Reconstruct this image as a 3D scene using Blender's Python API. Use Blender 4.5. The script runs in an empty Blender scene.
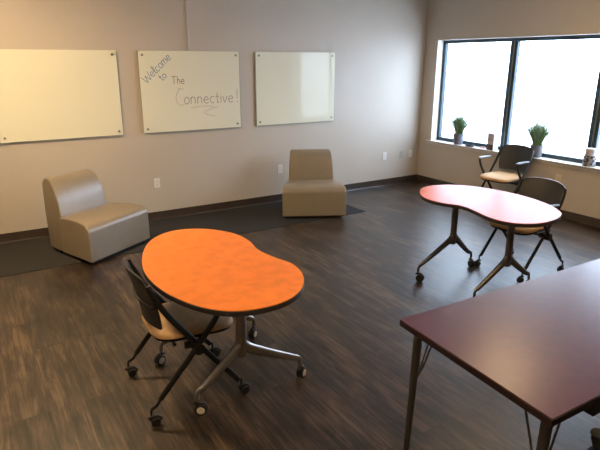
import bpy, bmesh, math, random
from mathutils import Vector, Matrix
random.seed(7)
S = bpy.context.scene
C = S.collection
PI = math.pi
D = 6.265      # back wall
R = 6.14       # window wall
XL, YB, ZC = -2.6, -2.6, 3.0
SILL = 0.682

# ---------------------------------------------------------------- materials
def mat(name, color, rough=0.5, metal=0.0, spec=0.5, noise=None, bump=None, coat=0.0):
    m = bpy.data.materials.new(name); m.use_nodes = True
    nt = m.node_tree; b = nt.nodes['Principled BSDF']
    b.inputs['Base Color'].default_value = (*color, 1)
    b.inputs['Roughness'].default_value = rough
    b.inputs['Metallic'].default_value = metal
    b.inputs['Specular IOR Level'].default_value = spec
    b.inputs['Coat Weight'].default_value = coat
    tc = nt.nodes.new('ShaderNodeTexCoord')
    if noise:
        sc, amt = noise[0], noise[1]
        n = nt.nodes.new('ShaderNodeTexNoise'); n.inputs['Scale'].default_value = sc
        n.inputs['Detail'].default_value = 5
        if len(noise) > 2:
            mp = nt.nodes.new('ShaderNodeMapping'); mp.inputs['Scale'].default_value = noise[2]
            nt.links.new(tc.outputs['Object'], mp.inputs[0]); nt.links.new(mp.outputs[0], n.inputs['Vector'])
        else:
            nt.links.new(tc.outputs['Object'], n.inputs['Vector'])
        r = nt.nodes.new('ShaderNodeValToRGB')
        r.color_ramp.elements[0].position = .3; r.color_ramp.elements[1].position = .7
        r.color_ramp.elements[0].color = (*[c*(1-amt) for c in color], 1)
        r.color_ramp.elements[1].color = (*[min(1, c*(1+amt)) for c in color], 1)
        nt.links.new(n.outputs['Fac'], r.inputs[0]); nt.links.new(r.outputs[0], b.inputs['Base Color'])
    if bump:
        n = nt.nodes.new('ShaderNodeTexNoise'); n.inputs['Scale'].default_value = bump[0]; n.inputs['Detail'].default_value = 3
        nt.links.new(tc.outputs['Object'], n.inputs['Vector'])
        bp = nt.nodes.new('ShaderNodeBump'); bp.inputs['Strength'].default_value = bump[1]; bp.inputs['Distance'].default_value = .002
        nt.links.new(n.outputs['Fac'], bp.inputs['Height']); nt.links.new(bp.outputs[0], b.inputs['Normal'])
    return m

M = {}
M['wall'] = mat('painted_wall', (.545, .49, .425), .40, spec=.42, noise=(1.3, .03), bump=(180, .12))
M['ceiling'] = mat('ceiling_paint', (.62, .60, .57), .9, bump=(90, .3))
M['base'] = mat('vinyl_baseboard', (.040, .028, .022), .32, noise=(6, .2))
M['white_paint'] = mat('white_trim_paint', (.80, .79, .76), .4)
M['sillm'] = mat('sill_stone', (.66, .63, .60), .35, noise=(30, .08))
M['frame'] = mat('dark_window_frame', (.035, .065, .085), .35, metal=.2)
M['vinyl'] = mat('taupe_vinyl', (.25, .205, .145), .30, spec=.6, noise=(9, .05), bump=(70, .25))
M['plinth'] = mat('black_plinth', (.012, .011, .010), .6)
M['board'] = mat('glass_board', (.80, .79, .64), .06, spec=.3)
M['boardedge'] = mat('glass_board_edge', (.22, .30, .24), .2)
M['metal'] = mat('brushed_steel', (.46, .44, .42), .32, metal=1, noise=(40, .08))
M['darkmetal'] = mat('grey_table_leg_metal', (.20, .19, .18), .36, metal=.9)
M['chrome'] = mat('standoff_metal', (.25, .24, .22), .3, metal=1)
M['orange'] = mat('orange_laminate', (.80, .222, .030), .42, spec=.4, noise=(14, .12))
M['coral'] = mat('coral_laminate', (.82, .165, .062), .36, spec=.28, noise=(14, .10))
M['red'] = mat('burgundy_laminate', (.075, .016, .026), .28, spec=.5, noise=(20, .15))
M['redge'] = mat('burgundy_edge', (.016, .005, .006), .5)
M['edge'] = mat('black_edge_band', (.028, .022, .02), .45)
M['black'] = mat('black_plastic', (.014, .014, .015), .45)
M['shell'] = mat('black_mesh_shell', (.020, .021, .024), .42, bump=(400, .3))
M['blackmetal'] = mat('black_painted_metal', (.012, .012, .012), .35)
M['tan'] = mat('tan_upholstery', (.62, .38, .18), .6, noise=(60, .1), bump=(300, .3))
M['tan_light'] = mat('light_tan_upholstery', (.66, .42, .22), .6, noise=(60, .1), bump=(300, .3))
M['charcoal_seat'] = mat('black_upholstery', (.012, .012, .013), .8, noise=(60, .2))
M['tyre'] = mat('caster_tyre', (.012, .011, .011), .5)
M['hub'] = mat('cream_hub', (.62, .57, .45), .45)
M['plate'] = mat('white_outlet_plastic', (.78, .77, .74), .35)
M['ivory'] = mat('ivory_outlet_plastic', (.74, .64, .50), .35)
M['greyplate'] = mat('grey_plate', (.42, .41, .40), .4)
M['slot'] = mat('outlet_slot', (.03, .03, .03), .5)
M['blue_ink'] = mat('blue_marker', (.16, .26, .38), .5)
M['grey_ink'] = mat('faint_brown_marker', (.36, .31, .27), .5)
M['grey_ink_faint'] = mat('fainter_brown_marker', (.50, .48, .41), .5)
M['brown_ink'] = mat('dark_brown_marker', (.26, .20, .17), .5)
M['pot'] = mat('grey_ceramic', (.17, .18, .22), .4, noise=(20, .12))
M['soil'] = mat('soil', (.03, .02, .014), .9)
M['leaf'] = mat('leaf_green', (.12, .22, .075), .55, noise=(25, .4))
M['leaf2'] = mat('leaf_pale_green', (.26, .34, .18), .55, noise=(25, .4))
M['carton'] = mat('mauve_carton', (.42, .36, .36), .5, noise=(18, .35))
M['carton_dark'] = mat('brown_carton_base', (.07, .04, .035), .5)
M['carton_white'] = mat('white_carton', (.72, .74, .78), .4)
M['lid'] = mat('cream_lid', (.52, .48, .44), .4)
M['darkthing'] = mat('dark_slate_plastic', (.03, .05, .055), .4)
M['pink'] = mat('pink_paper', (.75, .50, .52), .6)
M['raceway'] = mat('raceway_paint', (.58, .53, .48), .45)
M['ground'] = mat('pale_concrete', (.75, .75, .75), .9, noise=(2, .05))

def mat_jar():
    m = mat('printed_jar', (.3, .27, .27), .4); nt = m.node_tree; b = nt.nodes['Principled BSDF']
    tc = nt.nodes.new('ShaderNodeTexCoord')
    v = nt.nodes.new('ShaderNodeTexVoronoi'); v.inputs['Scale'].default_value = 28
    r = nt.nodes.new('ShaderNodeValToRGB'); r.color_ramp.elements[0].position = .35; r.color_ramp.elements[1].position = .55
    r.color_ramp.elements[0].color = (.02, .018, .02, 1); r.color_ramp.elements[1].color = (.26, .24, .24, 1)
    nt.links.new(tc.outputs['Object'], v.inputs['Vector']); nt.links.new(v.outputs['Distance'], r.inputs[0]); nt.links.new(r.outputs[0], b.inputs['Base Color'])
    return m
M['jar'] = mat_jar()

def mat_floor():
    m = bpy.data.materials.new('wood_plank_vinyl'); m.use_nodes = True
    nt = m.node_tree; N = nt.nodes; L = nt.links; b = N['Principled BSDF']
    tc = N.new('ShaderNodeTexCoord')
    mp = N.new('ShaderNodeMapping'); mp.inputs['Rotation'].default_value = (0, 0, PI/2)
    L.new(tc.outputs['Object'], mp.inputs[0])
    br = N.new('ShaderNodeTexBrick'); br.inputs['Scale'].default_value = 1
    br.inputs['Brick Width'].default_value = 1.22; br.inputs['Row Height'].default_value = .18
    br.inputs['Mortar Size'].default_value = .0016; br.inputs['Mortar Smooth'].default_value = .3
    br.offset = .37; br.offset_frequency = 2
    br.inputs['Color1'].default_value = (0, 0, 0, 1); br.inputs['Color2'].default_value = (1, 1, 1, 1)
    br.inputs['Mortar'].default_value = (.5, .5, .5, 1)
    L.new(mp.outputs[0], br.inputs['Vector'])
    # grain, shifted per plank
    sh = N.new('ShaderNodeVectorMath'); sh.operation = 'MULTIPLY_ADD'
    L.new(br.outputs['Color'], sh.inputs[0]); sh.inputs[1].default_value = (7, 13, 5); L.new(mp.outputs[0], sh.inputs[2])
    m2 = N.new('ShaderNodeMapping'); m2.inputs['Scale'].default_value = (.8, 13, 1); L.new(sh.outputs[0], m2.inputs[0])
    n1 = N.new('ShaderNodeTexNoise'); n1.inputs['Scale'].default_value = 3.4; n1.inputs['Detail'].default_value = 8; n1.inputs['Roughness'].default_value = .65
    n1.inputs['Distortion'].default_value = .8
    L.new(m2.outputs[0], n1.inputs['Vector'])
    m3 = N.new('ShaderNodeMapping'); m3.inputs['Scale'].default_value = (1.0, 2.8, 1); L.new(sh.outputs[0], m3.inputs[0])
    n2 = N.new('ShaderNodeTexNoise'); n2.inputs['Scale'].default_value = 3.0; n2.inputs['Detail'].default_value = 6; n2.inputs['Roughness'].default_value = .6
    L.new(m3.outputs[0], n2.inputs['Vector'])
    mx = N.new('ShaderNodeMath'); mx.operation = 'MULTIPLY_ADD'; mx.inputs[1].default_value = .55
    L.new(n1.outputs['Fac'], mx.inputs[0])
    h = N.new('ShaderNodeMath'); h.operation = 'MULTIPLY'; h.inputs[1].default_value = .45
    L.new(n2.outputs['Fac'], h.inputs[0]); L.new(h.outputs[0], mx.inputs[2])
    r = N.new('ShaderNodeValToRGB'); e = r.color_ramp.elements
    e[0].position = .40; e[0].color = (.007, .0045, .003, 1); e[1].position = .62; e[1].color = (.105, .070, .044, 1)
    k = e.new(.5); k.color = (.036, .023, .0155, 1)
    L.new(mx.outputs[0], r.inputs[0])
    # per-plank tone
    tone = N.new('ShaderNodeMapRange'); tone.inputs['To Min'].default_value = .70; tone.inputs['To Max'].default_value = 1.3
    sp = N.new('ShaderNodeSeparateColor'); L.new(br.outputs['Color'], sp.inputs[0]); L.new(sp.outputs[0], tone.inputs['Value'])
    mul = N.new('ShaderNodeVectorMath'); mul.operation = 'SCALE'
    L.new(r.outputs[0], mul.inputs[0]); L.new(tone.outputs[0], mul.inputs['Scale'])
    mort = N.new('ShaderNodeMix'); mort.data_type = 'RGBA'; mort.inputs[7].default_value = (.022, .016, .012, 1)
    L.new(br.outputs['Fac'], mort.inputs[0]); L.new(mul.outputs[0], mort.inputs[6])
    L.new(mort.outputs[2], b.inputs['Base Color'])
    rr = N.new('ShaderNodeMapRange'); rr.inputs['To Min'].default_value = .30; rr.inputs['To Max'].default_value = .46
    L.new(mx.outputs[0], rr.inputs['Value']); L.new(rr.outputs[0], b.inputs['Roughness'])
    bp = N.new('ShaderNodeBump'); bp.inputs['Strength'].default_value = .25; bp.inputs['Distance'].default_value = .002
    L.new(mx.outputs[0], bp.inputs['Height']); L.new(bp.outputs[0], b.inputs['Normal'])
    b.inputs['Specular IOR Level'].default_value = .50
    return m
M['floor'] = mat_floor()
M['mat'] = mat('dark_carpet', (.024, .023, .024), .8, spec=.35, noise=(220, .45), bump=(420, .8))

def mat_glass():
    m = bpy.data.materials.new('window_glass'); m.use_nodes = True; nt = m.node_tree; nt.nodes.clear()
    o = nt.nodes.new('ShaderNodeOutputMaterial'); mx = nt.nodes.new('ShaderNodeMixShader')
    t = nt.nodes.new('ShaderNodeBsdfTransparent'); t.inputs[0].default_value = (.95, .97, .97, 1)
    g = nt.nodes.new('ShaderNodeBsdfGlossy'); g.inputs['Roughness'].default_value = .02
    mx.inputs[0].default_value = .06
    nt.links.new(t.outputs[0], mx.inputs[1]); nt.links.new(g.outputs[0], mx.inputs[2]); nt.links.new(mx.outputs[0], o.inputs[0])
    return m
M['glass'] = mat_glass()
def mat_emit(name, col, s):
    m = bpy.data.materials.new(name); m.use_nodes = True; nt = m.node_tree; nt.nodes.clear()
    o = nt.nodes.new('ShaderNodeOutputMaterial'); e = nt.nodes.new('ShaderNodeEmission')
    e.inputs[0].default_value = (*col, 1); e.inputs[1].default_value = s
    nt.links.new(e.outputs[0], o.inputs[0]); return m

# ---------------------------------------------------------------- helpers
def obj(name, bm, m, parent=None, smooth=True, bevel=0, loc=None):
    me = bpy.data.meshes.new(name)
    bmesh.ops.remove_doubles(bm, verts=bm.verts, dist=1e-6)
    bmesh.ops.recalc_face_normals(bm, faces=bm.faces)
    bm.to_mesh(me); bm.free()
    if isinstance(m, str): m = M[m]
    me.materials.append(m)
    if smooth: me.shade_smooth() if hasattr(me, 'shade_smooth') else None
    if smooth:
        me.set_sharp_from_angle(angle=math.radians(40))
    o = bpy.data.objects.new(name, me); C.objects.link(o)
    if parent is not None: o.parent = parent
    if loc: o.location = loc
    if bevel:
        md = o.modifiers.new('bevel', 'BEVEL'); md.width = bevel; md.segments = 3; md.limit_method = 'ANGLE'
    return o
def thing(name, label, cat, loc=(0, 0, 0), rz=0, group=None):
    o = bpy.data.objects.new(name, None); C.objects.link(o); o.empty_display_size = .1
    o.location = loc; o.rotation_euler = (0, 0, rz)
    return tag(o, label, cat, group)
def tag(o, label, cat, group=None):
    o['label'] = label; o['category'] = cat
    if group: o['group'] = group
    return o
def struct(name, bm, m, parent=None, **k):
    o = obj(name, bm, m, parent, **k)
    if parent is None: o['kind'] = 'structure'
    return o
def dup(root, loc, rz, label):
    r = root.copy(); C.objects.link(r); r.location = loc; r.rotation_euler = (0, 0, rz); r['label'] = label
    for ch in list(root.children):
        c = ch.copy(); C.objects.link(c); c.parent = r
        for g in list(ch.children):
            d = g.copy(); C.objects.link(d); d.parent = c
    return r
def B(): return bmesh.new()
def box(bm, x0, y0, z0, x1, y1, z1):
    v = [bm.verts.new((x, y, z)) for x in (x0, x1) for y in (y0, y1) for z in (z0, z1)]
    for f in ((0, 1, 3, 2), (4, 6, 7, 5), (0, 4, 5, 1), (2, 3, 7, 6), (0, 2, 6, 4), (1, 5, 7, 3)):
        bm.faces.new([v[i] for i in f])
def catmull(p, n=6, closed=False):
    p = [Vector(q) for q in p]; out = []; m = len(p)
    rng = range(m) if closed else range(m-1)
    for i in rng:
        if closed: a, b, c, d = p[(i-1) % m], p[i], p[(i+1) % m], p[(i+2) % m]
        else: a, b, c, d = p[max(i-1, 0)], p[i], p[i+1], p[min(i+2, m-1)]
        for k in range(n):
            t = k/n
            out.append(.5*((2*b)+(c-a)*t+(2*a-5*b+4*c-d)*t*t+(3*b-a-3*c+d)*t**3))
    if not closed: out.append(p[-1])
    return out
def tube(bm, path, r, n=10, flat=1.0, up=None):
    """tube along a path; r number or list; flat squashes the section across 'up'"""
    path = [Vector(p) for p in path]
    rs = r if isinstance(r, (list, tuple)) else [r]*len(path)
    if len(rs) != len(path): rs = [rs[0]+(rs[-1]-rs[0])*i/(len(path)-1) for i in range(len(path))]
    t0 = (path[1]-path[0]).normalized()
    u = Vector(up) if up else (Vector((0, 0, 1)) if abs(t0.z) < .9 else Vector((1, 0, 0)))
    rings = []
    for i, p in enumerate(path):
        a = path[max(i-1, 0)]; b = path[min(i+1, len(path)-1)]
        t = (b-a).normalized()
        s = t.cross(u)
        if s.length < 1e-5: s = t.orthogonal()
        s.normalize(); w = s.cross(t).normalized(); u = w
        rings.append([bm.verts.new(p+s*math.cos(2*PI*k/n)*rs[i]*flat+w*math.sin(2*PI*k/n)*rs[i]) for k in range(n)])
    for i in range(len(rings)-1):
        for k in range(n):
            bm.faces.new((rings[i][k], rings[i][(k+1) % n], rings[i+1][(k+1) % n], rings[i+1][k]))
    bm.faces.new(rings[0]); bm.faces.new(rings[-1][::-1])
def cyl(bm, a, b, r, r2=None, n=20): tube(bm, [a, b], [r, r if r2 is None else r2], n)
def lathe(bm, prof, n=28, c=(0, 0, 0), axis='z'):
    rings = []
    for r, z in prof:
        ring = []
        for k in range(n):
            a = 2*PI*k/n
            if axis == 'z': q = (c[0]+r*math.cos(a), c[1]+r*math.sin(a), c[2]+z)
            elif axis == 'y': q = (c[0]+r*math.cos(a), c[1]+z, c[2]+r*math.sin(a))
            else: q = (c[0]+z, c[1]+r*math.cos(a), c[2]+r*math.sin(a))
            ring.append(bm.verts.new(q))
        rings.append(ring)
    for i in range(len(rings)-1):
        for k in range(n): bm.faces.new((rings[i][k], rings[i][(k+1) % n], rings[i+1][(k+1) % n], rings[i+1][k]))
    bm.faces.new(rings[0]); bm.faces.new(rings[-1])
def prism(bm, pts, z0, z1):
    a = [bm.verts.new((p[0], p[1], z0)) for p in pts]; b = [bm.verts.new((p[0], p[1], z1)) for p in pts]
    n = len(pts)
    for i in range(n): bm.faces.new((a[i], a[(i+1) % n], b[(i+1) % n], b[i]))
    bm.faces.new(a[::-1]); bm.faces.new(b)

# ---------------------------------------------------------------- the room
bm = B(); box(bm, XL-.2, YB-.2, -.1, R+.22, D+.2, 0); struct('floor', bm, 'floor', smooth=False)
bm = B(); box(bm, XL-.2, YB-.2, ZC, R+.22, D+.2, ZC+.1); struct('ceiling', bm, 'ceiling', smooth=False)
bm = B(); box(bm, XL-.2, D, 0, R+.22, D+.2, ZC); struct('wall_back', bm, 'wall', smooth=False)
bm = B(); box(bm, XL-.2, YB, 0, XL, D, ZC); struct('wall_left', bm, 'wall', smooth=False)
bm = B(); box(bm, XL-.2, YB-.2, 0, R+.22, YB, ZC); struct('wall_front', bm, 'wall', smooth=False)
WY0, WY1, WZ0, WZ1 = 2.33, 6.01, SILL-.012, 2.15
bm = B()
box(bm, R, YB, 0, R+.22, D, WZ0); box(bm, R, YB, WZ1, R+.22, D, ZC)
box(bm, R, YB, WZ0, R+.22, WY0, WZ1); box(bm, R, WY1, WZ0, R+.22, D, WZ1)
struct('wall_right', bm, 'wall', smooth=False)
# white lining of the window opening
bm = B()
box(bm, R-.004, WY1-.006, WZ0, R+.215, WY1, WZ1); box(bm, R-.004, WY0, WZ0, R+.215, WY0+.006, WZ1)
box(bm, R-.004, WY0, WZ1-.006, R+.215, WY1, WZ1)
struct('trim_1', bm, 'white_paint', smooth=False)
bm = B(); box(bm, R-.045, WY0-.06, WZ0, R+.14, WY1+.085, SILL)
struct('trim_2', bm, 'sillm', smooth=False, bevel=.003)
bm = B(); box(bm, R-.018, WY0-.05, WZ0-.04, R, WY1+.075, WZ0)
struct('trim_3', bm, 'sillm', smooth=False)
def baseboard(name, a, b, nx, ny):
    # cove profile swept from a to b, (nx,ny) points into the room
    prof = [(0, 0), (.014, 0), (.010, .006), (.006, .016), (.005, .092), (.003, .099), (0, .1)]
    bm = B(); r = [[bm.verts.new((p[0]+nx*u, p[1]+ny*u, z)) for u, z in prof] for p in (a, b)]
    n = len(prof)
    for i in range(n): bm.faces.new((r[0][i], r[0][(i+1) % n], r[1][(i+1) % n], r[1][i]))
    bm.faces.new(r[0]); bm.faces.new(r[1][::-1])
    struct(name, bm, 'base')
baseboard('baseboard_back', (XL, D), (R, D), 0, -1)
baseboard('baseboard_right', (R, YB), (R, D), -1, 0)
baseboard('baseboard_left', (XL, YB), (XL, D), 1, 0)
baseboard('baseboard_front', (XL, YB), (R, YB), 0, 1)

# window: outer frame, mullions with sliding-sash stiles, one pane each bay
X0, X1 = R+.115, R+.175
bm = B(); fw = .045
box(bm, X0, WY0+.006, SILL, X1, WY1-.006, SILL+.05); box(bm, X0, WY0+.006, WZ1-.006-.045, X1, WY1-.006, WZ1-.006)
box(bm, X0, WY1-.006-fw, SILL, X1, WY1-.006, WZ1-.006); box(bm, X0, WY0+.006, SILL, X1, WY0+.006+fw, WZ1-.006)
win = struct('window_1', bm, 'frame', smooth=False, bevel=.003)
ys = [WY1-.006, 4.775, 3.55, WY0+.006]
for i, y in enumerate(ys[1:-1]):
    bm = B()
    box(bm, X0-.01, y+.006, SILL+.045, X1-.02, y+.046, WZ1-.05)
    box(bm, X0+.012, y-.046, SILL+.045, X1+.01, y-.006, WZ1-.05)
    mo = obj('mullion', bm, 'frame', win, smooth=False, bevel=.003)
    bm = B(); box(bm, X0+.0, y-.006, SILL+.045, X0+.02, y+.006, WZ1-.05)
    obj('weather_strip', bm, 'metal', mo, smooth=False)
    bm = B(); box(bm, X0-.028, y+.014, 1.42, X0-.01, y+.034, 1.56)
    obj('window_latch', bm, 'frame', mo, smooth=False, bevel=.004)
for i in range(3):
    bm = B(); box(bm, X0+.03, ys[i+1]+.03, SILL+.045, X0+.036, ys[i]-.03, WZ1-.05)
    obj('window_pane', bm, 'glass', win, smooth=False)

# pale ground outside
bm = B(); box(bm, R+.22, -30, -.4, 60, 50, -.15); struct('ground_outside', bm, 'ground', smooth=False)

# dark carpet strip let into the floor along the back wall
bm = B(); box(bm, -2.2, 5.21, 0, 4.25, D-.016, .004)
tag(obj('floor_mat', bm, 'mat', smooth=False), 'dark grey carpet strip along the back wall under both lounge chairs', 'floor mat')

# raceway above the middle board
bm = B(); box(bm, 2.374, D-.014, 1.97, 2.394, D, ZC)
tag(obj('cable_raceway', bm, 'raceway', smooth=False, bevel=.003), 'thin pale vertical cable raceway running up the wall above the written board', 'cable raceway')

# ---------------------------------------------------------------- glass boards
def board(x0, x1, label, z0=1.053, z1=1.962):
    t = thing('glass_board', label, 'whiteboard', ((x0+x1)/2, D, z0), 0)
    w = (x1-x0)/2; h = z1-z0
    bm = B(); box(bm, -w, -.026, 0, w, -.020, h); p = obj('glass_panel', bm, 'board', t, smooth=False, bevel=.0015)
    bm = B()
    for a in ((-w, -.0, w, -.0), ): pass
    e = .004
    box(bm, -w-.0005, -.0255, -e, w+.0005, -.0205, 0); box(bm, -w-e, -.0255, -e, -w, -.0205, h+e*.2)
    box(bm, w, -.0255, -e, w+e, -.0205, h+e*.2)
    obj('panel_edge', bm, 'boardedge', t, smooth=False)
    for sx in (-1, 1):
        for zz in (.045, h-.045):
            bm = B(); cyl(bm, (sx*(w-.045), 0, zz), (sx*(w-.045), -.034, zz), .0125)
            obj('standoff', bm, 'chrome', t)
    return t, w, h
board(.315, 1.546, 'large blank glass whiteboard left of the written one, nearest the left photo edge')
bt, bw, bh = board(1.780, 3.013, 'glass whiteboard with Welcome to The Connective written on it in marker')
board(3.240, 4.452, 'blank glass whiteboard on the wall above the right lounge chair, reflecting the window')

def ribbon(bm, pts, w, y):
    pts = [Vector((p[0], y, p[1])) for p in pts]
    L = []; 
    for i, p in enumerate(pts):
        t = (pts[min(i+1, len(pts)-1)]-pts[max(i-1, 0)])
        if t.length < 1e-6: t = Vector((1, 0, 0))
        t.normalize(); s = Vector((-t.z, 0, t.x))*w/2
        L.append([bm.verts.new(q) for q in (p+s, p-s, p-s+Vector((0, .0008, 0)), p+s+Vector((0, .0008, 0)))])
    for i in range(len(L)-1):
        for k in range(4): bm.faces.new((L[i][k], L[i][(k+1) % 4], L[i+1][(k+1) % 4], L[i+1][k]))
    bm.faces.new(L[0]); bm.faces.new(L[-1][::-1])
def arc(cx, cz, rx, rz, a0, a1, n=14):
    return [(cx+rx*math.cos(math.radians(a0+(a1-a0)*i/n)), cz+rz*math.sin(math.radians(a0+(a1-a0)*i/n))) for i in range(n+1)]
G = {  # handwriting, x right 0..w, z up 0..1 (x-height ~.6)
 'W': (1.1, [[(0, 1), (.12, .3), (.25, 0), (.42, .6), (.5, .75), (.6, .3), (.75, 0), (.95, .6), (1.05, 1)]]),
 'e': (.6, [[(.05, .3), (.45, .34), (.42, .52), (.25, .6), (.08, .45), (.05, .2), (.2, .02), (.38, .03), (.5, .12)]]),
 'l': (.35, [[(.05, .1), (.22, .6), (.25, .95), (.12, .95), (.08, .5), (.12, .1), (.25, 0), (.35, .1)]]),
 'c': (.55, [arc(.28, .3, .22, .3, 50, 310)]),
 'o': (.6, [arc(.28, .3, .22, .3, 90, 450, 18)]),
 'm': (.85, [[(.05, 0), (.05, .6)], [(.05, .42), (.15, .6), (.3, .58), (.36, .4), (.38, 0)], [(.38, .42), (.5, .6), (.63, .58), (.7, .4), (.72, 0)]]),
 't': (.45, [[(.2, .95), (.2, .15), (.28, 0), (.4, .05)], [(.02, .6), (.4, .6)]]),
 'T': (.75, [[(.0, .95), (.7, 1.0)], [(.35, .97), (.32, 0)]]),
 'h': (.55, [[(.08, 1), (.06, 0)], [(.06, .35), (.2, .58), (.36, .5), (.4, 0)]]),
 'n': (.62, [[(.06, .6), (.06, 0)], [(.06, .4), (.2, .6), (.38, .56), (.46, .4), (.46, 0)]]),
 'i': (.25, [[(.1, .6), (.1, 0)], [(.09, .8), (.11, .84)]]),
 'v': (.55, [[(.02, .6), (.22, 0), (.45, .62)]]),
 'C': (1.0, [[(.85, 1.3), (.6, 1.42), (.3, 1.25), (.08, .8), (.05, .4), (.2, .05), (.5, -.1), (.85, -.02)]]),
 '!': (.3, [[(.12, 1.35), (.1, .35)], [(.08, .05), (.12, .02), (.12, .08), (.08, .05)]]),
}
def write(bm, text, s, t, size, ang=0, gap=0, lw=.006):
    # s,t: start of baseline measured from the panel's top-left corner
    ca, sa = math.cos(ang), math.sin(ang); x = 0
    for ch in text:
        w, strokes = G[ch]
        for st in strokes:
            st = [(p[0], p[1]) for p in catmull([(q[0], q[1], 0) for q in st], 4)] if len(st) > 2 else st
            pts = []
            for px, pz in st:
                X = (x+px)*size; Z = pz*size
                pts.append((-bw+s+X*ca-Z*sa, bh-t+X*sa+Z*ca))
            ribbon(bm, pts, lw, -.0272)
        x += w+gap
bm = B(); write(bm, 'Welcome', .075, .355, .092, math.radians(42), -.02, .0075); write(bm, 'to', .255, .335, .085, math.radians(43), 0, .008)
obj('blue_writing', bm, 'blue_ink', bt, smooth=False)['label'] = 'blue Welcome to'
bm = B(); write(bm, 'The', .365, .365, .085, 0, 0, .007)
obj('brown_writing', bm, 'brown_ink', bt, smooth=False)['label'] = 'brown word The'
bm = B(); write(bm, 'onnective', .50, .597, .128, 0, .025, .009); write(bm, '!', 1.178, .597, .115, 0, 0, .008)
obj('brown_writing', bm, 'grey_ink', bt, smooth=False)['label'] = 'grey-brown Connective'
bm = B(); write(bm, 'C', .40, .597, .125, 0, 0, .007)
for st in ([(.58, .645), (.68, .632), (.78, .632), (.88, .64)], [(.94, .642), (.84, .665), (.75, .7), (.80, .735), (.88, .75)], [(.43, .42), (.46, .415)]):
    ribbon(bm, [(-bw+p[0], bh-p[1]) for p in catmull([(q[0], q[1], 0) for q in st], 4)], .007, -.0272)
obj('underline_swoosh', bm, 'grey_ink_faint', bt, smooth=False)['label'] = 'faint grey C and swoosh'

# ---------------------------------------------------------------- outlets
def outlet(x, y, z, label, m='plate', rz=0, sockets=True):
    t = thing('wall_outlet' if sockets else 'wall_plate', label, 'outlet', (x, y, z), rz)
    bm = B(); box(bm, -.036, -.006, -.058, .036, 0, .058); obj('cover_plate', bm, m, t, smooth=False, bevel=.002)
    if sockets:
        for k in (-1, 1):
            bm = B(); prism_pts = [(.016*math.cos(a)*1.05, .0145*math.sin(a)) for a in [2*PI*i/20 for i in range(20)]]
            a_ = [bm.verts.new((p[0], -.0062, k*.0195+p[1])) for p in prism_pts]; b_ = [bm.verts.new((p[0], -.0085, k*.0195+p[1])) for p in prism_pts]
            for i in range(20): bm.faces.new((a_[i], a_[(i+1) % 20], b_[(i+1) % 20], b_[i]))
            bm.faces.new(a_); bm.faces.new(b_[::-1])
            s = obj('socket', bm, m, t)
            bm = B(); box(bm, -.008, -.0089, k*.0195-.002, -.0055, -.0084, k*.0195+.007); box(bm, .0055, -.0089, k*.0195-.002, .008, -.0084, k*.0195+.007)
            cyl(bm, (0, -.0089, k*.0195-.008), (0, -.0084, k*.0195-.008), .0025, n=10)
            obj('socket_slot', bm, 'slot', s, smooth=False)
    else:
        for zz in (-.03, .03):
            bm = B(); cyl(bm, (0, -.0075, zz), (0, -.0058, zz), .003, n=10)
            obj('screw', bm, 'chrome', t)
outlet(1.89, D, .453, 'white wall outlet beside the left lounge chair')
outlet(3.59, D, .450, 'white wall outlet just left of the right lounge chair backrest')
outlet(5.436, D, .458, 'white wall outlet on the back wall, right of the right lounge chair')
outlet(5.782, D, .455, 'blank grey wall plate on the back wall between two white outlets', 'greyplate', 0, False)
outlet(5.965, D, .458, 'white wall outlet on the back wall nearest the room corner')
outlet(R, 3.835, .461, 'ivory wall outlet below the window sill', 'ivory', -PI/2)

# ---------------------------------------------------------------- lounge chairs
def extrude_profile(prof, hw):
    """prof: (d, z) closed loop; hw(d) half width. Local: front toward -Y, d measured behind the front."""
    bm = B()
    l = [bm.verts.new((-hw(d), d, z)) for d, z in prof]; r = [bm.verts.new((hw(d), d, z)) for d, z in prof]
    n = len(prof)
    for i in range(n): bm.faces.new((l[i], l[(i+1) % n], r[(i+1) % n], r[i]))
    bm.faces.new(l[::-1]); bm.faces.new(r)
    bmesh.ops.recalc_face_normals(bm, faces=bm.faces)
    rim = [e for e in bm.edges if abs(e.verts[0].co.x-(e.verts[1].co.x)) < .06 and len(e.link_faces) == 2
           and any(len(f.verts) > 5 for f in e.link_faces)]
    bmesh.ops.bevel(bm, geom=rim, offset=.016, segments=4, profile=.6, affect='EDGES', clamp_overlap=True)
    return bm
def lounge():
    t = thing('lounge_chair', '', 'lounge chair', group=None)
    hw = lambda d: .402-.165*d/.72
    seat = [(0, .035), (0, .31), (.004, .335), (.014, .358), (.03, .376), (.052, .388), (.08, .396), (.16, .404), (.26, .405), (.36, .400), (.44, .390), (.47, .380), (.47, .035)]
    o = obj('seat', extrude_profile(seat, hw), 'vinyl', t)
    b1 = catmull([(.435, .385, 0), (.450, .47, 0), (.468, .56, 0), (.495, .645, 0), (.525, .705, 0), (.57, .745, 0), (.62, .755, 0), (.665, .738, 0), (.695, .70, 0), (.704, .65, 0)], 3)
    back = [(.435, .04)]+[(p.x, p.y) for p in b1]+[(.712, .4), (.70, .04)]
    hb = lambda d: hw(d)-.004
    obj('backrest', extrude_profile(back, hb), 'vinyl', t)
    bm = B(); n = 4
    prism(bm, [(-hw(.03)+.03, .03), (hw(.03)-.03, .03), (hw(.66)-.03, .66), (-hw(.66)+.03, .66)], .010, .037); obj('plinth', bm, 'plinth', t, smooth=False)
    for x, y in ((-.33, .07), (.33, .07), (-.24, .55), (.24, .55)):
        bm = B(); cyl(bm, (x, y, 0), (x, y, .014), .02); obj('glide', bm, 'plinth', t)
    return t
lc = lounge()
def put_lounge(o, fx, fy, ang):
    o.location = (fx, fy, .004); o.rotation_euler = (0, 0, ang)
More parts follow.
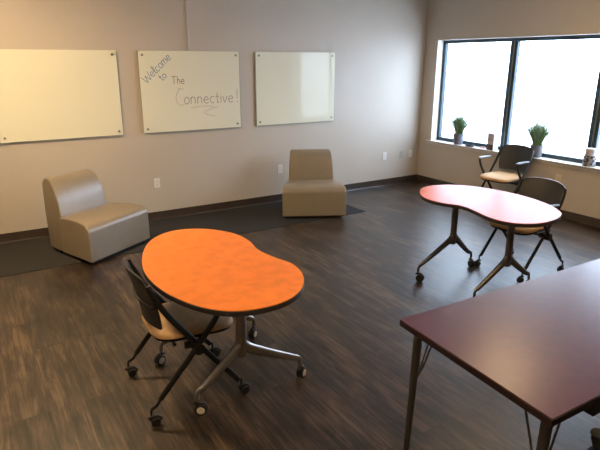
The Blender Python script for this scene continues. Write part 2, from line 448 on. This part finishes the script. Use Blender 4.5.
lc.scale = (1.035, 1.05, 1); put_lounge(lc, 1.195, 5.275, math.radians(33)); lc['label'] = 'taupe vinyl armless lounge chair on the left, below the left and middle boards'
l2 = dup(lc, (0, 0, 0), 0, 'taupe vinyl armless lounge chair below the rightmost board, facing the camera')
l2.scale = (.975, 1, 1); put_lounge(l2, 3.508, 5.285, math.radians(-27.5))
for o in (lc, l2): o['group'] = 'taupe lounge chairs'

# ---------------------------------------------------------------- casters
def caster(parent, x, y, yaw, r=.031, hub=True, stem_top=.10):
    ca, sa = math.cos(yaw), math.sin(yaw)
    def P(a, b, z): return (x+a*ca-b*sa, y+a*sa+b*ca, z)
    bm = B()
    cyl(bm, P(0, 0, r*1.5), P(0, 0, stem_top), .007, n=12)
    # hood between the wheels
    hood = [(.022+.0, 2*r*.95), (.0, 2.25*r), (-.03, 2.0*r), (-.048, 1.4*r), (-.05, .9*r)]
    tube(bm, [P(a, 0, z) for a, z in hood], [.008, .012, .012, .010, .007], 10)
    c = obj('caster', bm, 'black', parent)
    bm = B(); off = -.018
    for s in (-1, 1):
        w0, w1 = (s*.006, s*.021)
        pr = [(.004, w0), (r-.004, w0), (r, w0+s*.004), (r, w1-s*.004), (r-.004, w1), (.004, w1)]
        n = 24; rings = []
        for rr, w in pr:
            rings.append([bm.verts.new(P(off+rr*math.cos(2*PI*k/n), w, r+rr*math.sin(2*PI*k/n))) for k in range(n)])
        for i in range(len(rings)-1):
            for k in range(n): bm.faces.new((rings[i][k], rings[i][(k+1) % n], rings[i+1][(k+1) % n], rings[i+1][k]))
        bm.faces.new(rings[0]); bm.faces.new(rings[-1])
    obj('wheel', bm, 'tyre', c)
    if hub:
        for s in (-1, 1):
            bm = B(); cyl(bm, P(off, s*.0212, r), P(off, s*.0235, r), r*.66, r*.58, 20)
            obj('hub_cap', bm, 'hub', c)
    return c

# ---------------------------------------------------------------- kidney tables
def kidney(name_label, cx, cy, posts, foot, outline, topmat, topz, yaws, metal='metal', shift=(0, 0)):
    t = thing('kidney_table', name_label, 'table', (cx, cy, 0), 0)
    pts = [(p.x, p.y) for p in catmull([(x-cx, y-cy, 0) for x, y in outline], 6, True)]
    ctr = Vector((sum(p[0] for p in pts)/len(pts), sum(p[1] for p in pts)/len(pts)))
    inner = [((p[0]-ctr.x)*.994+ctr.x, (p[1]-ctr.y)*.994+ctr.y) for p in pts]
    bm = B(); prism(bm, inner, topz-.004, topz+.0005); obj('tabletop', bm, topmat, t)
    bm = B(); prism(bm, pts, topz-.030, topz-.0035)
    obj('edge_band', bm, 'edge', t, bevel=.002)
    bm = B(); box(bm, -.03, posts[0]-.08, topz-.058, .03, posts[1]+.08, topz-.030)
    obj('under_beam', bm, 'blackmetal', t, smooth=False, bevel=.003)
    k = 0
    for py, px in zip(posts, shift):
        bm = B(); tube(bm, [(px, py, .275), (px, py, .30), (px, py, topz-.055)], [.031, .032, .030], 20, flat=.8, up=(1, 0, 0))
        box(bm, px-.06, py-.035, topz-.055, px+.06, py+.035, topz-.048)
        obj('post', bm, metal, t)
        for s, L in ((-1, foot[0]), (1, foot[1])):
            x1 = s*L
            path = catmull([(px+s*.002, py, .35), (px+s*.05, py, .31), (px+(x1-px)*.5, py, .232), (x1-s*.05, py, .160), (x1-s*.012, py, .143), (x1, py, .12), (x1+s*.001, py, .088)], 5)
            n = len(path); rs = []
            for i in range(n):
                f = i/(n-1)
                rs.append(.034-(.021*min(1, f*1.3)))
            bm = B(); tube(bm, path, rs, 14, flat=.72)
            obj('foot', bm, metal, t)
            cs = caster(t, x1, py, yaws[k], .034, metal == 'metal', .095); k += 1
    return t
orange_out = [(.745, 2.87), (.84, 3.17), (.97, 3.37), (1.14, 3.455), (1.33, 3.38), (1.455, 3.19), (1.475, 2.99), (1.445, 2.80), (1.465, 2.63), (1.50, 2.47), (1.45, 2.28), (1.33, 2.13), (1.17, 2.06), (.98, 2.085), (.85, 2.20), (.765, 2.40), (.73, 2.62)]
kidney('orange-topped kidney-shaped table on casters at the left, chair tucked under it', 1.14, 2.745, (-.305, .305), (.275, .385), orange_out, 'orange', .74,
       [math.radians(a) for a in (150, -150, 20, 35)])
pink_out = [(3.345, 3.36), (3.50, 3.50), (3.68, 3.53), (3.88, 3.43), (4.01, 3.20), (4.05, 2.86), (3.98, 2.55), (3.86, 2.36), (3.76, 2.28), (3.60, 2.23), (3.41, 2.24), (3.27, 2.35), (3.245, 2.52), (3.30, 2.71), (3.33, 2.87), (3.265, 3.03), (3.26, 3.2)]
kidney('coral kidney-shaped table near the window, pale with glare, on casters', 3.60, 2.87, (-.31, .31), (.39, .28), pink_out, 'coral', .74,
       [math.radians(a) for a in (100, 60, 120, 80)], 'darkmetal', (-.03, .015))

# ---------------------------------------------------------------- nesting chairs (local front = +X)
def chair(seatmat):
    t = thing('nesting_chair', '', 'chair')
    hy = .235
    for s in (-1, 1):
        y = s*hy
        p = catmull([(.245, y, .098), (.235, y, .112), (.205, y, .15), (.03, y, .375), (-.125, y, .585), (-.190, y*.98, .70), (-.218, y*.95, .775)], 5)
        bm = B(); tube(bm, p, [.0165]*len(p), 10, flat=.8); tube(bm, [(.205, y, .135), (.235, y, .105), (.262, y, .098)], .010, 10)
        obj('front_leg', bm, 'blackmetal', t)
        y2 = s*(hy+.035)
        p = catmull([(-.215, y2, .145), (-.03, y2, .36), (.03, y2*1.0, .43), (.12, y2*1.0, .55), (.165, y2*1.0, .645)], 5)
        bm = B(); tube(bm, p, [.0165]*len(p), 10, flat=.8); tube(bm, [(-.21, y2, .152), (-.235, y2, .115), (-.268, y2, .10)], .010, 10)
        obj('rear_leg', bm, 'blackmetal', t)
        bm = B(); cyl(bm, (.01, s*(hy-.02), .385), (.01, s*(hy+.052), .385), .032); box(bm, -.05, s*(hy-.032), .37, .05, s*(hy-.018), .41)
        obj('pivot_hub', bm, 'black', t)
        pad = catmull([(.175, y2, .654), (.11, y2, .668), (0, y2, .668), (-.06, y2, .664)], 4)
        bm = B(); tube(bm, pad, [.018]+[.026]*(len(pad)-2)+[.018], 12, flat=1.0)
        for v in bm.verts: v.co.z = .664+(v.co.z-.664)*.45
        obj('armrest', bm, 'armgrey', t)
        caster(t, .262, y, PI, .026, False, .098); caster(t, -.268, y2, PI, .026, False, .10)
    bm = B(); tube(bm, [(.0, -hy, .375), (.0, hy, .375)], .011, 10); tube(bm, [(-.10, -hy+.03, .405), (-.10, hy-.03, .405)], .010, 10)
    obj('crossbar', bm, 'blackmetal', t)
    # seat cushion: rounded plan, domed
    def cushion(z0, z1, sx, sy, dome):
        bm = B(); n = 40; rings = []
        for f, z in ((.90, z0), (.99, z0+.006), (1.0, (z0+z1)/2), (.985, z1-.010), (.93, z1-.002), (.7, z1+dome*.6), (.35, z1+dome), (.02, z1+dome)):
            ring = []
            for k in range(n):
                a = 2*PI*k/n; c_, s_ = math.cos(a), math.sin(a); e = .5
                x = sx*math.copysign(abs(c_)**e, c_)*f; y = sy*math.copysign(abs(s_)**e, s_)*f
                y *= 1+.06*(x/sx)
                ring.append(bm.verts.new((x+.035, y, z-.012*max(0, x/sx)**2)))
            rings.append(ring)
        for i in range(len(rings)-1):
            for k in range(n): bm.faces.new((rings[i][k], rings[i][(k+1) % n], rings[i+1][(k+1) % n], rings[i+1][k]))
        bm.faces.new(rings[0]); bm.faces.new(rings[-1])
        return bm
    obj('seat', cushion(.432, .470, .235, .218, .008), seatmat, t)
    obj('seat_pan', cushion(.412, .434, .225, .208, 0), 'black', t)
    # back shell: curved panel with rounded corners, thickness
    NU, NV = 18, 14; th = .012
    F, K = [], []
    bm = B()
    for j in range(NV+1):
        v = j/NV; z0 = .50+.30*v
        # half width: narrower at the foot, rounded top corners
        w = .195+.045*v
        if v > .80: w *= 1-.20*((v-.80)/.20)**2.4
        if v < .10: w *= .93+.07*v/.10
        rf, rk = [], []
        for i in range(NU+1):
            u = -1+2*i/NU
            x = -.160-.075*v-.04*(1-u*u)+.012*math.sin(v*PI)
            z = z0+(.022*(1-abs(u)**3) if v > .5 else 0)*(v-.5)*2
            rf.append(bm.verts.new((x+th/2, u*w, z))); rk.append(bm.verts.new((x-th/2, u*w, z)))
        F.append(rf); K.append(rk)
    for j in range(NV):
        for i in range(NU):
            bm.faces.new((F[j][i], F[j][i+1], F[j+1][i+1], F[j+1][i])); bm.faces.new((K[j][i], K[j+1][i], K[j+1][i+1], K[j][i+1]))
    for j in range(NV):
        bm.faces.new((F[j][0], F[j+1][0], K[j+1][0], K[j][0])); bm.faces.new((F[j][NU], K[j][NU], K[j+1][NU], F[j+1][NU]))
    for i in range(NU):
        bm.faces.new((F[0][i], K[0][i], K[0][i+1], F[0][i+1])); bm.faces.new((F[NV][i], F[NV][i+1], K[NV][i+1], K[NV][i]))
    obj('backrest', bm, 'shell', t)
    bm = B(); tube(bm, [(-.198-.04*(1-(u/6)**2), u/6*.210, .64) for u in range(-6, 7)], .007, 8)
    obj('back_rib', bm, 'black', t)
    return t
M['armgrey'] = mat('grey_armrest_plastic', (.10, .11, .12), .3)
ch = chair('tan')
ch.location = (.900, 2.73, 0); ch.rotation_euler = (0, 0, math.radians(-2.5))
ch['label'] = 'black chair with tan seat tucked under the orange kidney table'
c2 = dup(ch, (4.225, 2.915, 0), math.radians(180), 'black chair with tan seat pushed in at the coral kidney table')
c3 = dup(ch, (5.80, 4.36, 0), math.radians(184), 'black chair with tan seat and armrests standing against the window sill')
c4 = dup(ch, (1.93, .605, 0), math.radians(90), 'black chair at the near side of the burgundy table, its armrest at the photo corner')
for o in (ch, c2, c3, c4): o['group'] = 'black nesting chairs on casters'
for o in c4.children:
    if o.name.startswith('seat') and not o.name.startswith('seat_pan'):
        o.data = o.data.copy(); o.data.materials[0] = M['charcoal_seat']
    if o.name.startswith('armrest'):
        o.data = o.data.copy(); o.data.materials[0] = M['charcoal_seat']
c4['label'] = 'all-black chair at the near side of the burgundy table, its armrest at the photo corner'

# ---------------------------------------------------------------- burgundy table
t = thing('rectangular_table', 'burgundy rectangular table with grey legs in the right foreground', 'table', (2.42, 1.21, 0), 0)
def q(x, y): return (x-2.42, y-1.21)
Q = [q(1.49, .83), q(3.33, .785), q(3.35, 1.59), q(1.552, 1.632)]
bm = B(); prism(bm, [(p[0]*.9975, p[1]*.994) for p in Q], .736, .7405); obj('tabletop', bm, 'red', t, smooth=False)
bm = B(); prism(bm, Q, .708, .7365); obj('edge_band', bm, 'redge', t, smooth=False, bevel=.002)
bm = B(); box(bm, -.60, -.345, .60, .5, -.26, .708); obj('under_beam', bm, 'blackmetal', t, smooth=False)
for (x, y) in Q:
    sx = 1 if x < 0 else -1; sy = 1 if y < 0 else -1
    lx, ly = x+sx*.07, y+sy*.055
    bm = B(); tube(bm, [(lx-sx*.03, ly-sy*.0, .0), (lx, ly, .708)], [.013, .021], 18)
    l = obj('leg', bm, 'darkmetal', t)
    bm = B()
    for dx, dy in ((.10*sx, 0), (0, .10*sy)):
        tube(bm, catmull([(lx+dx, ly+dy, .706), (lx+dx*.85, ly+dy*.85, .66), (lx+dx*.4, ly+dy*.4, .52), (lx-sx*.01, ly, .42)], 4), .0045, 8)
    obj('brace_rod', bm, 'darkmetal', l)

# ---------------------------------------------------------------- things on the sill
def plant(y, label, h, spread, n, seed):
    random.seed(seed)
    t = thing('potted_plant', label, 'potted plant', (R+.037, y, SILL))
    bm = B(); lathe(bm, [(.052, 0), (.062, .004), (.074, .06), (.077, .11), (.076, .135), (.078, .14), (.078, .152), (.070, .152), (.068, .135)], 32)
    obj('pot', bm, 'pot', t)
    bm = B(); lathe(bm, [(.001, .128), (.061, .130), (.061, .134), (.001, .14)], 20); obj('soil', bm, 'soil', t)
    for part, m, cnt in (('foliage', 'leaf', n), ('pale_foliage', 'leaf2', n//2)):
        bm = B()
        for k in range(cnt):
            a = random.uniform(0, 2*PI); r0 = random.uniform(0, .055); tilt = random.uniform(.0, 1)*spread
            H = h*random.uniform(.6, 1.0)*(1-.3*tilt/spread)
            b0 = Vector((r0*math.cos(a), r0*math.sin(a), .135)); 
            dx = tilt*math.cos(a)*.8; 
            if dx > .025: dx = .025
            tip = b0+Vector((dx, tilt*math.sin(a), H))
            mid = (b0+tip)/2+Vector((0, 0, H*.07)); mid.x = b0.x+(tip.x-b0.x)*.3; mid.y = b0.y+(tip.y-b0.y)*.35
            path = catmull([b0, mid, tip], 4)
            tube(bm, path, [.0016, .0008], 4)
            # leaflets
            for i in range(3, len(path)):
                for _ in range(3):
                    p = path[i-1].lerp(path[i], random.random()); aa = random.uniform(0, 2*PI); L = random.uniform(.014, .028)
                    d = Vector((math.cos(aa)*.6, math.sin(aa)*.6, .9)).normalized(); s = d.cross(Vector((0, 0, 1))).normalized()*.0032
                    if s.length < 1e-4: continue
                    nrm = s.cross(d).normalized()*.0008
                    v = [bm.verts.new(c) for c in (p-s*.3, p+d*L*.5-s+nrm, p+d*L, p+d*L*.5+s+nrm)]
                    w_ = bm.verts.new(p+d*L*.5-nrm)
                    bm.faces.new(v); bm.faces.new((v[0], v[1], w_)); bm.faces.new((v[1], v[2], w_)); bm.faces.new((v[2], v[3], w_)); bm.faces.new((v[3], v[0], w_))
        obj(part, bm, m, t)
    return t
plant(5.50, 'green plant in a grey pot on the sill nearest the room corner', .30, .12, 210, 11)['group'] = 'potted plants on the sill'
plant(4.205, 'green plant in a grey pot on the sill behind the window chair', .33, .13, 210, 5)['group'] = 'potted plants on the sill'
# carton
t = thing('carton', 'small tall carton with brown base on the sill beside the window mullion', 'carton', (R+.040, 4.89, SILL), math.radians(-8))
bm = B(); box(bm, -.045, -.058, .07, .045, .058, .215); obj('printed_sleeve', bm, 'carton', t, smooth=False, bevel=.003)
bm = B(); box(bm, -.047, -.060, 0, .047, .060, .075); obj('brown_base', bm, 'carton_dark', t, smooth=False, bevel=.003)
bm = B(); box(bm, -.045, -.0615, .0, .045, -.0585, .212); obj('white_side', bm, 'carton_white', t, smooth=False)
bm = B(); box(bm, -.046, -.059, .214, .046, .059, .228); obj('carton_flap', bm, 'carton_white', t, smooth=False, bevel=.003)
# jar
t = thing('printed_jar', 'dark printed jar with a cream lid on the sill at the right photo edge', 'jar', (R+.035, 3.50, SILL))
bm = B(); lathe(bm, [(.066, 0), (.070, .004), (.070, .11), (.064, .125)], 32); obj('jar_body', bm, 'jar', t)
bm = B(); lathe(bm, [(.062, .122), (.060, .13), (.058, .175), (.056, .178)], 32); obj('jar_neck', bm, 'carton', t)
bm = B(); lathe(bm, [(.058, .176), (.064, .178), (.064, .200), (.058, .206), (.001, .206)], 32); obj('lid', bm, 'lid', t)
# small dark tray and stick, small pink ornament
t = thing('small_tray', 'small dark slate tray lying on the sill right of the corner plant', 'tray', (R+.015, 5.26, SILL))
bm = B(); lathe(bm, [(.035, 0), (.05, .012), (.053, .026), (.050, .028), (.045, .014), (.03, .008)], 24)
for v in bm.verts: v.co.y *= 1.5
obj('dish', bm, 'darkthing', t)
bm = B(); tube(bm, [(0, -.02, .012), (.01, -.062, .062)], .006, 8); obj('handle', bm, 'darkthing', t)
t = thing('small_ornament', 'small pink paper ornament with a thin stem on the sill beside the carton', 'ornament', (R+.01, 5.02, SILL))
bm = B()
for k in range(6):
    a = k*PI/3; tube(bm, catmull([(0, 0, .008), (.02*math.cos(a), .03*math.sin(a), .022), (.03*math.cos(a), .055*math.sin(a), .007)], 4), [.006, .005], 8)
obj('petals', bm, 'pink', t)
bm = B(); tube(bm, [(0, 0, .005), (0, .004, .075)], .003, 8); cyl(bm, (0, .004, .07), (0, .004, .082), .006, n=10); obj('stem', bm, 'darkthing', t)

# ---------------------------------------------------------------- lights
warm = (1.0, .70, .37)
def troffer(x, y, s):
    t = thing('ceiling_light', 'square recessed ceiling light panel', 'ceiling light', (x, y, ZC), group='ceiling lights out of frame')
    bm = B()
    for a in ((-.32, -.32, .32, -.29), (-.32, .29, .32, .32), (-.32, -.29, -.29, .29), (.29, -.29, .32, .29)):
        box(bm, a[0], a[1], -.02, a[2], a[3], 0)
    obj('housing_frame', bm, 'white_paint', t, smooth=False)
    bm = B(); box(bm, -.29, -.29, -.012, .29, .29, -.002)
    obj('diffuser', bm, mat_emit('lamp_diffuser', warm, s), t, smooth=False)
troffer(.2, 4.5, 104)
troffer(.3, .8, 48)
troffer(3.2, .6, 34)
troffer(4.62, 3.2, 23)

w = bpy.data.worlds.new('overcast_sky'); S.world = w; w.use_nodes = True
bg = w.node_tree.nodes['Background']; bg.inputs[0].default_value = (.66, .79, 1.0, 1); bg.inputs[1].default_value = 13.0
# portal over the window opening (helps the renderer sample the sky through it)
pl = bpy.data.lights.new('window_portal', 'AREA'); pl.shape = 'RECTANGLE'; pl.size = WY1-WY0; pl.size_y = WZ1-WZ0
pl.cycles.is_portal = True
po = bpy.data.objects.new('window_portal', pl); C.objects.link(po)
po.location = (R+.21, (WY0+WY1)/2, (WZ0+WZ1)/2)
po.rotation_euler = Matrix(((0, 0, 1), (1, 0, 0), (0, 1, 0))).to_euler()   # local z -> +x, so it emits toward -x

# ---------------------------------------------------------------- camera
cam = bpy.data.cameras.new('camera'); co = bpy.data.objects.new('camera', cam); C.objects.link(co); S.camera = co
yaw, pitch, roll = math.radians(31.98), math.radians(17.006), math.radians(.071)
f = Vector((math.sin(yaw)*math.cos(pitch), math.cos(yaw)*math.cos(pitch), -math.sin(pitch)))
r = Vector((math.cos(yaw), -math.sin(yaw), 0)); u = r.cross(f)
r2 = r*math.cos(roll)+u*math.sin(roll); u2 = u*math.cos(roll)-r*math.sin(roll)
m = Matrix((r2, u2, -f)).transposed().to_4x4(); m.translation = (0, 0, 1.86)
co.matrix_world = m
cam.sensor_width = 36; cam.lens = 36*538.19/600; cam.clip_start = .05
S.view_settings.view_transform = 'Standard'; S.view_settings.look = 'None'
S.view_settings.gamma = 1; S.view_settings.use_curve_mapping = False
S.view_settings.exposure = 0.0
